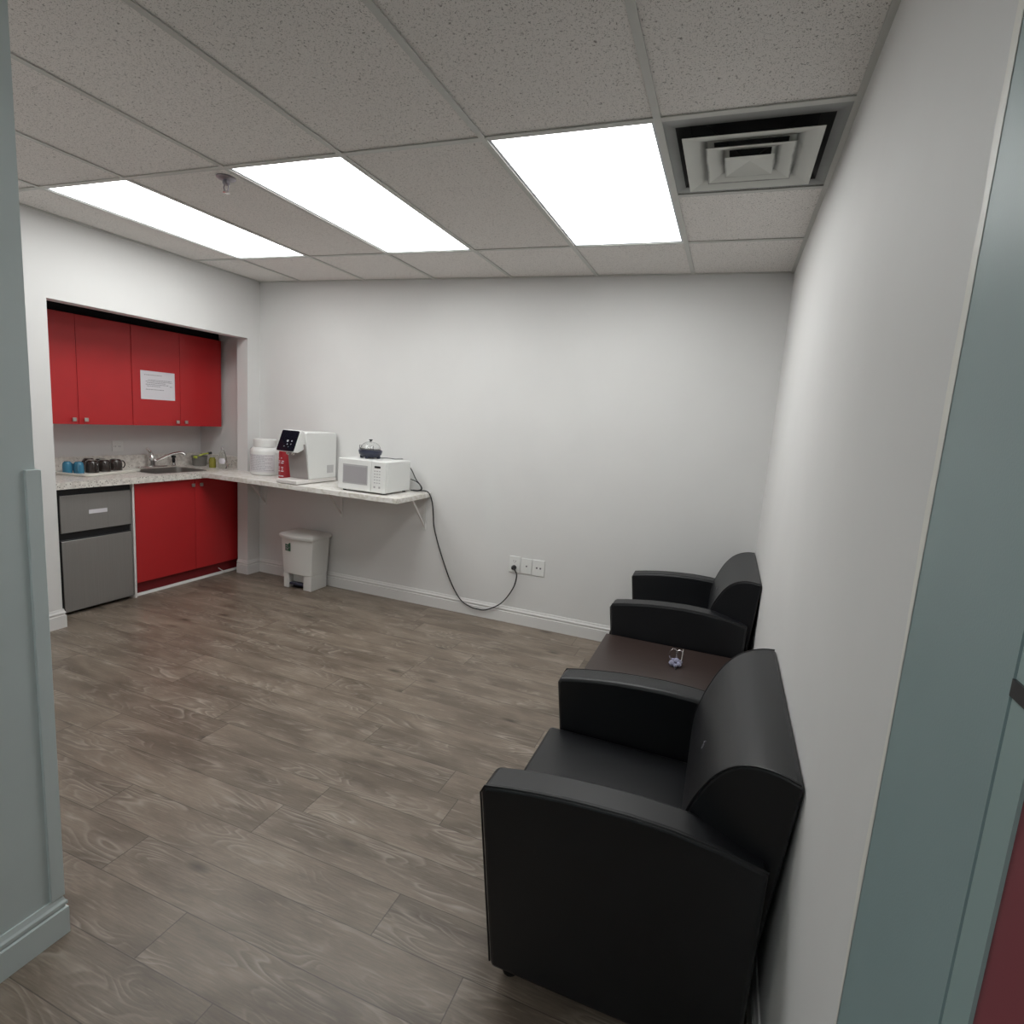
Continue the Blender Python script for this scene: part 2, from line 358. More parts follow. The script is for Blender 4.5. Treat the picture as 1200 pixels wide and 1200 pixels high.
# ---------------------------------------------------------------- walls
bm = BM(); box(bm, -4.87, .1, 0, .1, 0, 2.75); struct('wall_back', bm, M['wall'])
bm = BM(); box(bm, 0, .1, -2.985, 0, 0, 2.75); wr = struct('wall_right', bm, M['wall'])
bm = BM(); random.seed(3); e = []; z = 0.0; wv = .012
while z < 2.47: e.append((z, wv)); z += random.uniform(.03, .07); wv = min(.022, max(.003, wv+random.uniform(-.004, .004)))
e.append((2.478, wv)); a = [bm.verts.new((-.0008, -2.9851, z)) for z, w in e]; b = [bm.verts.new((-.0008, -2.985+w, z)) for z, w in e]
for k in range(len(e)-1): bm.faces.new((a[k], b[k], b[k+1], a[k+1]))
obj('paint_edge', bm, M['paint_edge'], wr); random.seed(7)
bm = BM()
box(bm, XL-.113, XL, -2.914, -1.585, 0, 2.75)
box(bm, XL-.113, XL, -1.585, -.13, 2.012, 2.75)
box(bm, XL-.113, XL, -.13, 0, 0, 2.75)
struct('wall_left', bm, M['wall'])
bm = BM(); box(bm, XL-.113, XR-.115, -3.03, YF, 0, 2.75); struct('wall_front', bm, M['wall'])
bm = BM()
box(bm, -4.87, -4.75, -1.70, 0, 0, 2.75)          # alcove rear
box(bm, -4.75, XL-.113, -1.70, -1.585, 0, 2.75)   # alcove left cheek
struct('wall_alcove', bm, M['wall'])
bm = BM(); box(bm, -4.748, XL-.114, -1.583, -.002, 2.32, 2.42); box(bm, -4.748, -4.52, -1.583, -.002, 1.999, 2.32); struct('trim_1', bm, M['dark_void'])  # black boards added to paint the shade in the gap above the cabinets
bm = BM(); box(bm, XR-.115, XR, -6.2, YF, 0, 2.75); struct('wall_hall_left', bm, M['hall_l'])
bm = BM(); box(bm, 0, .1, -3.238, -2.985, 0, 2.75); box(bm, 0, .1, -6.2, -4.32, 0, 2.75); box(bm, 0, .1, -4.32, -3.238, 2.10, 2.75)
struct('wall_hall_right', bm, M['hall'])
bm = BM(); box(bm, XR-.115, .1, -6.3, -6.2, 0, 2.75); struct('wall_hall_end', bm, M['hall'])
# hall door on the right: painted frame strip, dark red leaf
bm = BM(); box(bm, .001, .1, -3.279, -3.2405, 0, 2.10); box(bm, .02, .1, -3.2405, -3.238, 0, 2.10); box(bm, .001, .1, -4.32, -4.28, 0, 2.10); box(bm, .001, .1, -4.28, -3.279, 2.06, 2.10)
struct('trim_2', bm, M['hall_trim'])
bm = BM(); box(bm, .004, .045, -4.28, -3.279, .004, 2.06); struct('door_1', bm, M['hall_red'])
bm = BM(); box(bm, -.0015, .001, -3.345, -3.2405, 1.319, 1.3335)
tag(obj('latch_bar', bm, M['black']), 'black flat metal bar across the door frame strip at the right edge', 'latch')

# baseboards: profile (depth out, z)
BP = [(0,0),(.014,0),(.014,.080),(.0085,.083),(.0085,.089),(.0125,.092),(.0125,.100),(.0085,.106),(.0065,.113),(.005,.120),(0,.120)]
def bboard(name, runs, m):
    bm = BM()
    for (x0,y0),(x1,y1),(nx,ny),e0,e1 in runs:   # e0/e1: mitre extension per unit depth
        dx, dy = x1-x0, y1-y0; l = math.hypot(dx,dy); dx/=l; dy/=l
        A = [bm.verts.new((x0+nx*d-dx*e0*d, y0+ny*d-dy*e0*d, z)) for d,z in BP]
        B = [bm.verts.new((x1+nx*d+dx*e1*d, y1+ny*d+dy*e1*d, z)) for d,z in BP]
        n = len(BP)
        for i in range(n): bm.faces.new((A[i],A[(i+1)%n],B[(i+1)%n],B[i]))
        bm.faces.new(A); bm.faces.new(B[::-1])
    return struct(name, bm, m)
bboard('baseboard_back', [((XL,0),(0,0),(0,-1),-1,-1)], M['trimw'])
bboard('baseboard_left', [((XL,-2.914),(XL,-1.585),(1,0),-1,1), ((XL,-1.585),(XL-.113,-1.585),(0,1),1,0),
                          ((XL,-.13),(XL,0),(1,0),1,-1), ((XL-.113,-.13),(XL,-.13),(0,-1),0,1)], M['trimw'])
bboard('baseboard_right', [((0,0),(0,-2.95),(-1,0),-1,0)], M['trimw'])
bboard('baseboard_front', [((XL,YF),(XR,YF),(0,1),-1,1)], M['trimw'])
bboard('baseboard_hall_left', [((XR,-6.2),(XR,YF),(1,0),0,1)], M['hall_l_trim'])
# timber corner guard
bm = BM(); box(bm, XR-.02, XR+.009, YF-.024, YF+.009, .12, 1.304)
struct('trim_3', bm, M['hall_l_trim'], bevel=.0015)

# ---------------------------------------------------------------- ceiling
cols = [0] + [-W1-T*k for k in range(6)] + [XL]
rows = [0, -PB] + [-PB-2*T*k for k in range(1, 5)] + [-6.25]
lights = {(1,1), (3,1), (5,1), (1,4)}
bm = BM(); ZT = H+.006
for i in range(len(cols)-1):
    for j in range(len(rows)-1):
        xa, xb, ya, yb = cols[i+1], cols[i], rows[j+1], rows[j]
        if (i, j) in lights: continue
        if yb < -3.0 and xb < XR-.2: continue
        if (i, j) == (0, 1): ya = -PB-T
        box(bm, xa, xb, ya, yb, ZT, ZT+.012)
ce = struct('ceiling', bm, M['tile'])
bm = BM(); hw = .012
for x in cols[1:-1]: box(bm, x-hw, x+hw, -6.2, -.012, H, H+.004)
for y in rows[1:-1]: box(bm, XL+.012, -.012, y-hw, y+hw, H+.0006, H+.0045)
box(bm, -W1+hw, -.012, -PB-T-hw, -PB-T+hw, H+.0006, H+.0045)
# wall angle
for a in ((XL, 0, -.018, 0), (-.018, 0, -6.2, 0), (XL, XL+.018, -2.914, 0)): box(bm, *a, H-.0005, H+.005)
struct('ceiling_grid', bm, M['tbar'], ce)

def troffer(name, i, label, j=1):
    xc = (cols[i]+cols[i+1])/2; yc = (rows[j]+rows[j+1])/2
    t = thing(name, label, 'ceiling light', (xc, yc, H), 'fluorescent ceiling lights')
    a, b = T/2-.010, T-.010
    bm = BM()
    for s in (-1, 1):
        box(bm, min(s*a, s*(a-.012)), max(s*a, s*(a-.012)), -b, b, .0046, .018)
        box(bm, -a, a, min(s*b, s*(b-.012)), max(s*b, s*(b-.012)), .0046, .018)
    box(bm, -a, a, -b, b, .10, .104)
    for s in (-1, 1):
        box(bm, min(s*a, s*(a-.002)), max(s*a, s*(a-.002)), -b, b, .018, .10); box(bm, -a, a, min(s*b, s*(b-.002)), max(s*b, s*(b-.002)), .018, .10)
    obj('frame', bm, M['frame_metal'], t)
    bm = BM(); box(bm, -a+.012, a-.012, -b+.012, b-.012, .0075, .0115); obj('diffuser', bm, M['diffuser'], t)
    return t
troffer('ceiling_light', 1, 'lit rectangular ceiling light panel nearest the right wall, beside the air vent')
troffer('ceiling_light', 3, 'lit rectangular ceiling light panel in the middle of the three')
troffer('ceiling_light', 5, 'lit rectangular ceiling light panel nearest the kitchenette wall')

troffer('ceiling_light', 1, 'lit rectangular ceiling light panel in the hall behind the camera', 4)
# air diffuser
vx, vy = (-W1)/2-.003, -PB-1.5*T
t = thing('ceiling_vent', 'square stepped metal air vent with sooty frame in the ceiling corner by the right wall', 'air vent', (vx, vy, H))
def ringflat(bm, ao, ai, zo, zi, th=.002):
    for s in range(4):
        c, sn = math.cos(s*PI/2), math.sin(s*PI/2)
        R = lambda x, y: (x*c-y*sn, x*sn+y*c)
        q = [(*R(ao,-ao), zo), (*R(ao,ao), zo), (*R(ai,ai), zi), (*R(ai,-ai), zi)]
        lo = [bm.verts.new(p) for p in q]; hi = [bm.verts.new((p[0],p[1],p[2]+th)) for p in q]
        bm.faces.new(lo); bm.faces.new(hi[::-1])
        for k in range(4): bm.faces.new((lo[k], lo[(k+1)%4], hi[(k+1)%4], hi[k]))
bm = BM(); ringflat(bm, .288, .236, .0046, .0065)
obj('frame', bm, M['vent_frame'], t)
bm = BM(); ringflat(bm, .236, .20, .0065, .057); obj('collar', bm, M['vent_soot'], t)
bm = BM(); box(bm, -.20, .20, -.20, .20, .058, .062)
obj('duct', bm, M['dark_void'], t)  # flat black plate painted in for the shade up the duct
for ao, ai, zo, zi in ((.214, .118, -.020, .004), (.143, .068, -.024, -.002)):
    bm = BM(); ringflat(bm, ao, ai, zo, zi, .0015); obj('louver', bm, M['vent_plate'], t)
bm = BM(); vs = [bm.verts.new((s1*.080, s2*.080, -.030)) for s1, s2 in ((-1,-1),(1,-1),(1,1),(-1,1))]; ap = bm.verts.new((0,0,-.012)); ap2 = bm.verts.new((0,0,-.008))
for k in range(4): bm.faces.new((vs[k], vs[(k+1)%4], ap)); bm.faces.new((vs[(k+1)%4], vs[k], ap2))
obj('center_cone', bm, M['vent_plate'], t)
for s1, s2 in ((-1,-1),(1,-1),(1,1),(-1,1)):
    bm = BM(); tube(bm, [(s1*.03, s2*.03, -.008), (s1*.17, s2*.17, .06)], .003, 6); obj('strut', bm, M['vent_soot'], t)

# sprinkler head
t = thing('fire_sprinkler', 'small metal fire sprinkler head hanging between the two left ceiling lights', 'sprinkler', (-2.49, -1.745, H))
bm = BM(); lathe(bm, [(.012,.012),(.04,.006),(.042,.001),(.035,-.004),(.02,-.008),(.016,-.008)]); obj('escutcheon', bm, M['sprk'], t, smooth=True)
bm = BM(); lathe(bm, [(.014,-.006),(.016,-.02),(.011,-.026)], n=12); tube(bm, [(-.009,0,-.024),(-.014,0,-.035),(-.009,0,-.05),(0,0,-.055)], .003); tube(bm, [(.009,0,-.024),(.014,0,-.035),(.009,0,-.05),(0,0,-.055)], .003)
obj('body', bm, M['sprk'], t, smooth=True)
bm = BM(); lathe(bm, [(.0,-.054),(.014,-.056),(.015,-.059),(.0,-.061)], n=16); obj('deflector', bm, M['chrome'], t)
bm = BM(); lathe(bm, [(.0025,-.028),(.0025,-.05)], n=8); obj('bulb', bm, M['glass'], t)

# ---------------------------------------------------------------- kitchenette
# upper cabinets
def knob(parent, x, y, z):
    bm = BM(); s = .013
    box(bm, x+.014, x+.022, y-s, y+s, z-s, z+s); box(bm, x, x+.014, y-.005, y+.005, z-.005, z+.005)
    return obj('knob', bm, M['nickel'], parent, bevel=.002)
def upper(y0, y1, ym, label):
    t = thing('upper_cabinet', label, 'cabinet', (-4.6, (y0+y1)/2, 1.26), 'red wall cabinets over the counter'); cy = (y0+y1)/2
    X0, X1 = -4.748+4.6, -4.467+4.6; a, b = y0-cy, y1-cy; h = .735
    bm = BM(); box(bm, X0, X1, a, a+.016, 0, h); box(bm, X0, X1, b-.016, b, 0, h); box(bm, X0, X1, a+.016, b-.016, 0, .016); box(bm, X0, X1, a+.016, b-.016, h-.016, h)
    box(bm, X0, X0+.006, a+.016, b-.016, .016, h-.016); box(bm, X0+.02, X1-.02, a+.016, b-.016, .36, .376)
    obj('body', bm, M['red'], t)
    for d0, d1, ky in ((a, ym-cy, ym-cy-.038), (ym-cy, b, ym-cy+.038)):
        bm = BM(); box(bm, X1+.001, X1+.019, d0+.001, d1-.001, .0, h); d = obj('door', bm, M['red'], t, bevel=.0012)
        knob(d, X1+.019, ky, .033)
    return t
upper(-1.582, -.826, -1.200, 'red two-door wall cabinet on the left, above the mug tray')
upper(-.824, -.042, -.435, 'red two-door wall cabinet on the right, with the paper notice on it')
# notice
t = thing('paper_notice', 'white printed paper notice taped to the red upper cabinet', 'notice', (-4.4465, -.622, 1.567))
bm = BM(); box(bm, 0, .0006, -.139, .139, -.107, .107); obj('sheet', bm, M['paper'], t)
bm = BM()
for z, ya, yb in ((.077,-.11,.03),(.040,-.08,.115),(.029,-.10,.115),(.018,-.09,.06),(.006,-.10,.085),(-.002,.095,.12),(-.006,-.09,.02),(-.032,-.10,.045)):
    y = ya
    while y < yb:
        w = random.uniform(.006, .02); box(bm, .0007, .0009, y, min(y+w, yb), z-.0018, z+.0018); y += w+.004
obj('text_lines', bm, M['ink'], t)

# base cabinet
BX = -4.22
t = thing('base_cabinet', 'red two-door base cabinet under the sink counter', 'cabinet', (-4.48, -.51, 0))
ox, oy = -4.48, -.51
bm = BM()
box(bm, -4.745-ox, BX-.019-ox, -.993-oy, -.977-oy, .10, .858); box(bm, -4.745-ox, BX-.019-ox, -.026-oy, -.010-oy, .10, .858)
box(bm, -4.745-ox, BX-.019-ox, -.977-oy, -.026-oy, .10, .116); box(bm, -4.745-ox, -4.739-ox, -.977-oy, -.026-oy, .116, .858)
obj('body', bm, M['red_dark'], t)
bm = BM(); box(bm, -4.745-ox, BX+.0-ox, -1.009-oy, -.994-oy, .0, .858); obj('side_panel', bm, M['white_lam'], t)['label'] = 'white edged side panel beside the fridge'
for d0, d1, ky in ((-.990, -.502, -.528), (-.499, -.012, -.455)):
    bm = BM(); box(bm, BX-.018-ox, BX-ox, d0-oy, d1-oy, .108, .853); d = obj('door', bm, M['red'], t, bevel=.0012)
    knob(d, BX-ox, ky-oy, .806)
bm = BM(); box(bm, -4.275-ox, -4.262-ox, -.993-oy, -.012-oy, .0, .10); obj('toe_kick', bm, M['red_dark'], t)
bm = BM(); prism(bm, [(-4.2615,0),(-4.243,0),(-4.245,.009),(-4.252,.016),(-4.2615,.018)], 'y', -.99, -.015); struct('trim_4', bm, M['trimw'])

# counter with a real sink cut-out
CX0, CX1, CY0, CY1 = -4.747, -4.175, -1.583, -.003
SX0, SX1, SY0, SY1 = -4.585, -4.275, -.79, -.34
t = thing('countertop', 'speckled stone-look kitchen countertop with low backsplash', 'countertop', (-4.46, -.8, .86)); ox, oy, oz = -4.46, -.8, .86
bm = BM()
def rb(bm, x0,x1,y0,y1,z0,z1): box(bm, x0-ox, x1-ox, y0-oy, y1-oy, z0-oz, z1-oz)
rb(bm, CX0, CX1, CY0, SY0, .86, .905); rb(bm, CX0, CX1, SY1, CY1, .86, .905); rb(bm, CX0, SX0, SY0, SY1, .86, .905); rb(bm, SX1, CX1, SY0, SY1, .86, .905)
bmesh.ops.remove_doubles(bm, verts=bm.verts[:], dist=1e-5)
obj('slab', bm, M['stone'], t)
bm = BM(); rb(bm, CX0, CX0+.018, CY0, CY1, .905, 1.005); rb(bm, CX0+.018, CX1+.002, CY1-.018, CY1, .905, 1.005); obj('backsplash', bm, M['stone'], t)
# sink
t = thing('kitchen_sink', 'stainless steel drop-in sink set in the speckled counter', 'sink', ((SX0+SX1)/2, (SY0+SY1)/2, .905))
bm = BM(); hx, hy = (SX1-SX0)/2, (SY1-SY0)/2
L0 = rrect(-hx-.012, hx+.012, -hy-.012, hy+.012, .05); L1 = rrect(-hx+.004, hx-.004, -hy+.004, hy-.004, .045); L2 = rrect(-hx+.014, hx-.014, -hy+.014, hy-.014, .04)
rings = [[bm.verts.new((x, y, z)) for x, y in L] for L, z in ((L0, .0005), (L0, .0025), (L1, .002), (L2, -.15))]
for a, b in zip(rings, rings[1:]):
    for i in range(len(a)): bm.faces.new((a[i], a[(i+1)%len(a)], b[(i+1)%len(a)], b[i]))
bm.faces.new(rings[-1])
obj('basin', bm, M['steel'], t, smooth=True)
bm = BM(); lathe(bm, [(.0,-.1475),(.03,-.1475),(.042,-.146),(.045,-.149)], n=20); obj('drain', bm, M['chrome'], t, smooth=True)
# faucet
t = thing('kitchen_faucet', 'chrome single-lever faucet with long curved spout behind the sink', 'faucet', (-4.665, -.53, .905))
bm = BM(); prism(bm, rrect(-.028, .028, -.13, .13, .026), 'z', .0005, .012); obj('deck_plate', bm, M['chrome'], t, bevel=.003)
bm = BM(); lathe(bm, [(.026,.012),(.025,.04),(.028,.055),(.027,.085),(.020,.10),(0,.106)], n=20); obj('body', bm, M['chrome'], t, smooth=True)
bm = BM(); tube(bm, spline([(0,0,.095),(0,-.008,.12),(-.004,-.022,.142),(-.006,-.036,.158)]), [.016]*6+[.014]*6+[.011]*6+[.010]*7, 10); obj('lever', bm, M['chrome'], t, smooth=True)
bm = BM(); tube(bm, spline([(.01,.012,.045),(.05,.045,.075),(.10,.09,.112),(.145,.13,.128),(.172,.153,.122),(.178,.158,.105)]), .011, 10); obj('spout', bm, M['chrome'], t, smooth=True)
t = thing('dish_sprayer', 'small black and chrome side sprayer standing right of the faucet', 'sprayer', (-4.665, -.335, .905))
bm = BM(); lathe(bm, [(.02,0.0005),(.02,.006),(.014,.01),(.012,.03)], n=16); obj('holder', bm, M['chrome'], t, smooth=True)
bm = BM(); lathe(bm, [(.010,.03),(.013,.05),(.012,.07),(.018,.075),(.017,.09),(0,.095)], n=16); obj('head', bm, M['black'], t, smooth=True)

# fridge
t = thing('mini_fridge', 'grey steel and black two-door mini fridge under the counter', 'fridge', (-4.48, -1.25, 0)); ox, oy = -4.48, -1.25
bm = BM(); box(bm, -4.72-ox, -4.265-ox, -1.495-oy, -1.015-oy, .015, .848); obj('body', bm, M['fridge_black'], t, bevel=.004)
for nm, z0, z1, y0, y1 in (('freezer_door', .555, .848, -1.495, -1.015), ('lower_door', .018, .515, -1.495, -1.015)):
    bm = BM(); box(bm, -4.262-ox, -4.232-ox, y0-oy, y1-oy, z0, z1)
    d = obj(nm, bm, M['fridge_black'], t, bevel=.003)
    bm = BM(); box(bm, -4.2315-ox, -4.2185-ox, y0+.018-oy, y1-.006-oy, z0+.008, z1-(.037 if nm == 'freezer_door' else .006))
    obj('front_panel', bm, M['fridge_steel'], d, bevel=.003)
    if nm == 'freezer_door':
        bm = BM(); box(bm, -4.2183-ox, -4.2172-ox, -1.305-oy, -1.186-oy, .675, .702); obj('badge', bm, M['paper'], d)['label'] = 'blank white sticker badge'
bm = BM(); box(bm, -4.262-ox, -4.24-ox, -1.49-oy, -1.02-oy, .515, .555); obj('grip_channel', bm, M['fridge_black'], t)
for sx in (-4.68, -4.30):
    for sy in (-1.46, -1.05):
        bm = BM(); lathe(bm, [(.018,0),(.018,.016)], c=(sx-ox, sy-oy, 0), n=12); obj('foot', bm, M['black'], t)

# tray and mugs
rz = math.radians(15)
t = thing('drying_tray', 'white rectangular tray on the counter holding mugs', 'tray', (-4.525, -1.03, .905), rz=rz)
bm = BM(); prof = [(.0, .0005), (-.006, .004), (-.010, .016), (-.004, .019)]
o1 = [rrect(-.132-d, .132+d, -.245-d, .245+d, .03+d) for d in (-.012, 0, .004, .0005, -.010)]
rings = [[bm.verts.new((x, y, z)) for x, y in L] for L, z in zip(o1, (.0008, .003, .018, .020, .006))]
bm.faces.new(rings[0][::-1])
for a, b in zip(rings, rings[1:]):
    for i in range(len(a)): bm.faces.new((a[i], a[(i+1)%len(a)], b[(i+1)%len(a)], b[i]))
bm.faces.new(rings[-1]); obj('pan', bm, M['tray'], t, smooth=True)
def mug(name, x, y, r, h, m, label, cat, group, ang=0):
    t = thing(name, label, cat, (x, y, .9115), group, rz=ang)
    bm = BM(); lathe(bm, [(r*.98,.0005),(r,.01),(r*.99,h*.55),(r*.93,h*.82),(r*.80,h*.94),(r*.62,h),(r*.55,h),(r*.52,h-.004),(0,h-.004)], n=28)
    obj('cup', bm, m, t, smooth=True)
    bm = BM(); lathe(bm, [(r*.60,h+.0002),(r*.60,h+.002),(r*.5,h+.003),(0,h+.003)], n=24); obj('foot_disc', bm, M['nickel'] if m is M['dark_mug'] else m, t, smooth=True)
    bm = BM(); tube(bm, spline([(r*.97,0,h*.8),(r*1.35,0,h*.78),(r*1.62,0,h*.5),(r*1.4,0,h*.22),(r*.97,0,h*.2)], 5), .0045, 8); obj('handle', bm, m, t, smooth=True)
    return t
gm = 'upturned dark mugs on the tray'
TC = (-4.525, -1.03)
def tm(lx, ly): return TC[0]+lx*math.cos(rz)-ly*math.sin(rz), TC[1]+lx*math.sin(rz)+ly*math.cos(rz)
bg = 'blue mugs on the tray'
for nm, lx, ly, r_, h_, m_, lab, g_, an in (
    ('coffee_mug', -.012, -.050, .043, .088, 'dark_mug', 'dark upturned mug at the left front of the tray, next to the blue mugs', gm, -.3),
    ('coffee_mug', -.012, .055, .043, .084, 'dark_mug', 'dark upturned mug in the middle of the front row on the tray', gm, .3),
    ('coffee_mug', -.012, .160, .043, .084, 'dark_mug', 'dark upturned mug at the right end of the tray with its handle toward the faucet', gm, 1.3),
    ('coffee_mug', -.085, .0025, .040, .094, 'dark_mug', 'dark upturned mug in the back row, behind the leftmost dark mug', gm, -1.57),
    ('coffee_mug', -.085, .1075, .040, .084, 'dark_mug', 'dark upturned mug in the back row, between the two right front mugs', gm, 1.57),
    ('blue_mug', -.030, -.140, .031, .080, 'blue_mug', 'lighter blue mug on the tray, right beside the black mugs', bg, -.9),
    ('blue_mug', -.080, -.178, .029, .080, 'blue_mug', 'blue mug at the far left of the tray, partly behind the other blue mug', bg, 1.57)):
    x_, y_ = tm(lx, ly); mug(nm, x_, y_, r_, h_, M[m_], lab, 'mug', g_, rz+an)

# things right of the sink
t = thing('brush_basket', 'dark grey basket in the counter corner holding a lime scrub brush', 'basket', (-4.60, -.14, .9055))
bm = BM(); lathe(bm, [(0,.0),(.050,.0),(.052,.001),(.064,.088),(.066,.09),(.060,.09),(.050,.008),(0,.008)], n=28); obj('bowl', bm, M['caddy_grey'], t, smooth=True)
t = thing('scrub_brush', 'lime green scrub brush with a black end lying in the grey basket', 'brush', (-4.60, -.135, .995))
bm = BM(); tube(bm, spline([(.02,-.045,-.01),(.03,.0,.012),(.045,.045,.022)]), .007, 8); obj('brush_handle', bm, M['brush_green'], t, smooth=True)
bm = BM(); tube(bm, [(.045,.045,.022),(.055,.072,.026)], .011, 8); obj('grip', bm, M['black'], t, smooth=True)
bm = BM(); lathe(bm, [(.0,-.03),(.022,-.03),(.024,-.01),(.0,-.008)], c=(.015,-.05,.01), n=14); obj('bristles', bm, M['brush_green'], t, smooth=True)
t = thing('soap_dispenser', 'short yellow-green liquid soap jar between the basket and clear bottle', 'soap', (-4.43, -.155, .905))
bm = BM(); lathe(bm, [(.026,.0005),(.028,.01),(.027,.07),(.02,.085),(.02,.09),(0,.09)], n=24); obj('jar', bm, M['yellow'], t, smooth=True)
bm = BM(); lathe(bm, [(.014,.0905),(.014,.108),(0,.11)], n=16); obj('cap', bm, M['clear_pl'], t, smooth=True)
t = thing('dish_soap_bottle', 'clear dish soap bottle with white oval label on the counter', 'bottle', (-4.335, -.135, .905))
bm = BM(); lathe(bm, [(.034,.0005),(.040,.01),(.042,.06),(.038,.10),(.026,.135),(.012,.165),(.012,.175),(0,.175)], n=28, sy=.72); obj('bottle', bm, M['clear_pl'], t, smooth=True)
bm = BM(); lathe(bm, [(.0135,.165),(.0135,.182),(.007,.186),(.006,.200),(0,.201)], n=16); obj('cap', bm, M['lt_grey'], t, smooth=True)
bm = BM(); vs = [bm.verts.new((.0425*math.cos(a)*1.0, .0425*.74*math.sin(a), z)) for z, a0 in ((.045,.5),(.06,.75),(.075,.8),(.092,.55)) for a in [-1.05 + a0*q for q in (-1,-.5,0,.5,1)]]
for r_ in range(3):
    for q in range(4): i = r_*5+q; bm.faces.new((vs[i], vs[i+1], vs[i+6], vs[i+5]))
obj('label_patch', bm, M['paper'], t)
# outlet over counter
def plate(name, loc, w, h, label, normal, kind, group=None, cat='outlet'):
    t = thing(name, label, cat, loc, group, rz=0 if normal == 'y' else PI/2)   # faces -y, or +x
    bm = BM(); box(bm, -w/2, w/2, -.006, -.0002, -h/2, h/2); obj('cover_plate', bm, M['white_plastic'], t, bevel=.002)
    def sock(bm): obj('socket', bm, M['ink'], t)
    if kind == 'duplex':
        for s in (-1, 1):
            z = s*.026; bm = BM()
            box(bm, -.010, -.007, -.0068, -.0061, z-.006, z+.006); box(bm, .006, .009, -.0068, -.0061, z-.006, z+.006); box(bm, -.003, .002, -.0068, -.0061, z-.013, z-.009); sock(bm)
    if kind == 'one':
        bm = BM(); lathe(bm, [(.006,0),(.006,.001)], n=12); [setattr(v, 'co', Vector((v.co.x, -.0062-v.co.z, v.co.y))) for v in bm.verts]; sock(bm)
    if kind == 'two':
        for s in (-1, 1): bm = BM(); box(bm, s*.014-.006, s*.014+.006, -.0072, -.0061, -.006, .006); sock(bm)
    if kind == 'wide':
        for s in (-1, 1):
            bm = BM()
            for q in (-1, 1): box(bm, s*.018-.005+q*.006, s*.018+q*.006-.003, -.0068, -.0061, -.01, .002)
            sock(bm)
    return t
plate('wall_outlet', (-4.75, -.745, 1.078), .086, .085, 'white wall outlet on the alcove wall above the mugs', 'x', 'wide')
plate('wall_outlet', (-1.618, 0, .452), .085, .122, 'white wall outlet with the black plug in it', 'y', 'duplex', 'wall plates low on the back wall')
plate('jack_plate', (-1.524, 0, .452), .082, .115, 'white wall plate with a single jack, middle of the three', 'y', 'one', 'wall plates low on the back wall', 'wall plate')
plate('jack_plate', (-1.430, 0, .452), .090, .118, 'white wall plate with two jacks, rightmost of the three', 'y', 'two', 'wall plates low on the back wall', 'wall plate')

# ---------------------------------------------------------------- shelf along the back wall
t = thing('wall_shelf', 'long pale laminate shelf on brackets along the back wall', 'shelf', (-3.2, 0, .87))
bm = BM(); box(bm, -4.173+3.2, -3.30+3.2, -.482, -.001, .0005, .037); box(bm, -3.2995+3.2, -2.348+3.2, -.482, -.001, .0, .0368); obj('board', bm, M['shelf'], t, bevel=.002)
for x in (-3.99, -3.18, -2.392):
    x += 3.2; bm = BM()
    box(bm, x-.013, x+.013, -.006, -.0005, -.262, -.0005); box(bm, x-.013, x+.013, -.30, -.0005, -.0045, -.0005)
    b = obj('bracket', bm, M['white_plastic'], t)
    bm = BM(); prism(bm, [(-.215,-.004),(-.195,-.004),(-.008,-.222),(-.008,-.240)], 'x', x-.006, x+.006); obj('brace', bm, M['white_lam'], b)

# protein tub
t = thing('white_tub', 'large white round plastic tub with lid and printed label on the shelf', 'tub', (-3.842, -.155, .9075))
bm = BM(); lathe(bm, [(.104,.0005),(.112,.008),(.113,.19),(.111,.205),(.098,.222),(.086,.228),(.086,.232),(0,.232)], n=40); obj('jar', bm, M['white_plastic'], t, smooth=True)
bm = BM(); lathe(bm, [(.084,.2325),(.090,.234),(.090,.288),(.085,.294),(0,.295)], n=40); obj('lid', bm, M['white_plastic'], t, smooth=True)
def arcpatch(bm, r, a0, a1, z0, z1, n=14):
    A = [bm.verts.new((r*math.cos(a0+(a1-a0)*i/n), r*math.sin(a0+(a1-a0)*i/n), z0)) for i in range(n+1)]
    B = [bm.verts.new((v.co.x, v.co.y, z1)) for v in A]
    for i in range(n): bm.faces.new((A[i], A[i+1], B[i+1], B[i]))
bm = BM(); arcpatch(bm, .1136, -2.1, -.1, .028, .172, 20); lb = obj('label_wrap', bm, M['lt_grey'], t, smooth=True); lb['label'] = 'pale grey printed label'
lb.data.materials.clear(); lb.data.materials.append(mat('tub_label_grey', (.66, .65, .67), .5))
bm = BM()
for k in range(12):
    z = .163-.0108*k; a = -1.95
    while a < -.35-.5*(k % 3 == 1): w = random.uniform(.05, .2); arcpatch(bm, .1139, a, a+w, z-.0016, z+.0016, 3); a += w+.05
obj('label_text', bm, M['ink2'], lb)

# red canister
t = thing('red_canister', 'red canister with white markings behind the water dispenser', 'canister', (-3.575, -.205, .9075))
bm = BM(); lathe(bm, [(.060,.0005),(.062,.006),(.060,.20),(.055,.215),(0,.217)], n=32, sy=.8); obj('can', bm, M['redcan'], t, smooth=True)
bm = BM()
for z, a0, a1 in ((.165,-2.2,-2.05),(.14,-2.1,-1.75),(.125,-2.2,-1.8),(.09,-2.15,-1.85),(.075,-2.05,-1.9),(.06,-2.2,-1.8),(.02,-2.3,-1.8)):
    for s in (0, .55):
        A = [bm.verts.new((.0626*math.cos(a0+s+(a1-a0)*i/4), .0626*.8*math.sin(a0+s+(a1-a0)*i/4), z-.005)) for i in range(5)]
        B = [bm.verts.new((v.co.x, v.co.y, z+.003)) for v in A]
        for i in range(4): bm.faces.new((A[i], A[i+1], B[i+1], B[i]))
obj('printed_marks', bm, M['paper'], t)

# countertop water dispenser (faces -y)
t = thing('water_dispenser', 'white countertop water dispenser with tilted black touch panel', 'water dispenser', (-3.315, -.245, .9075))
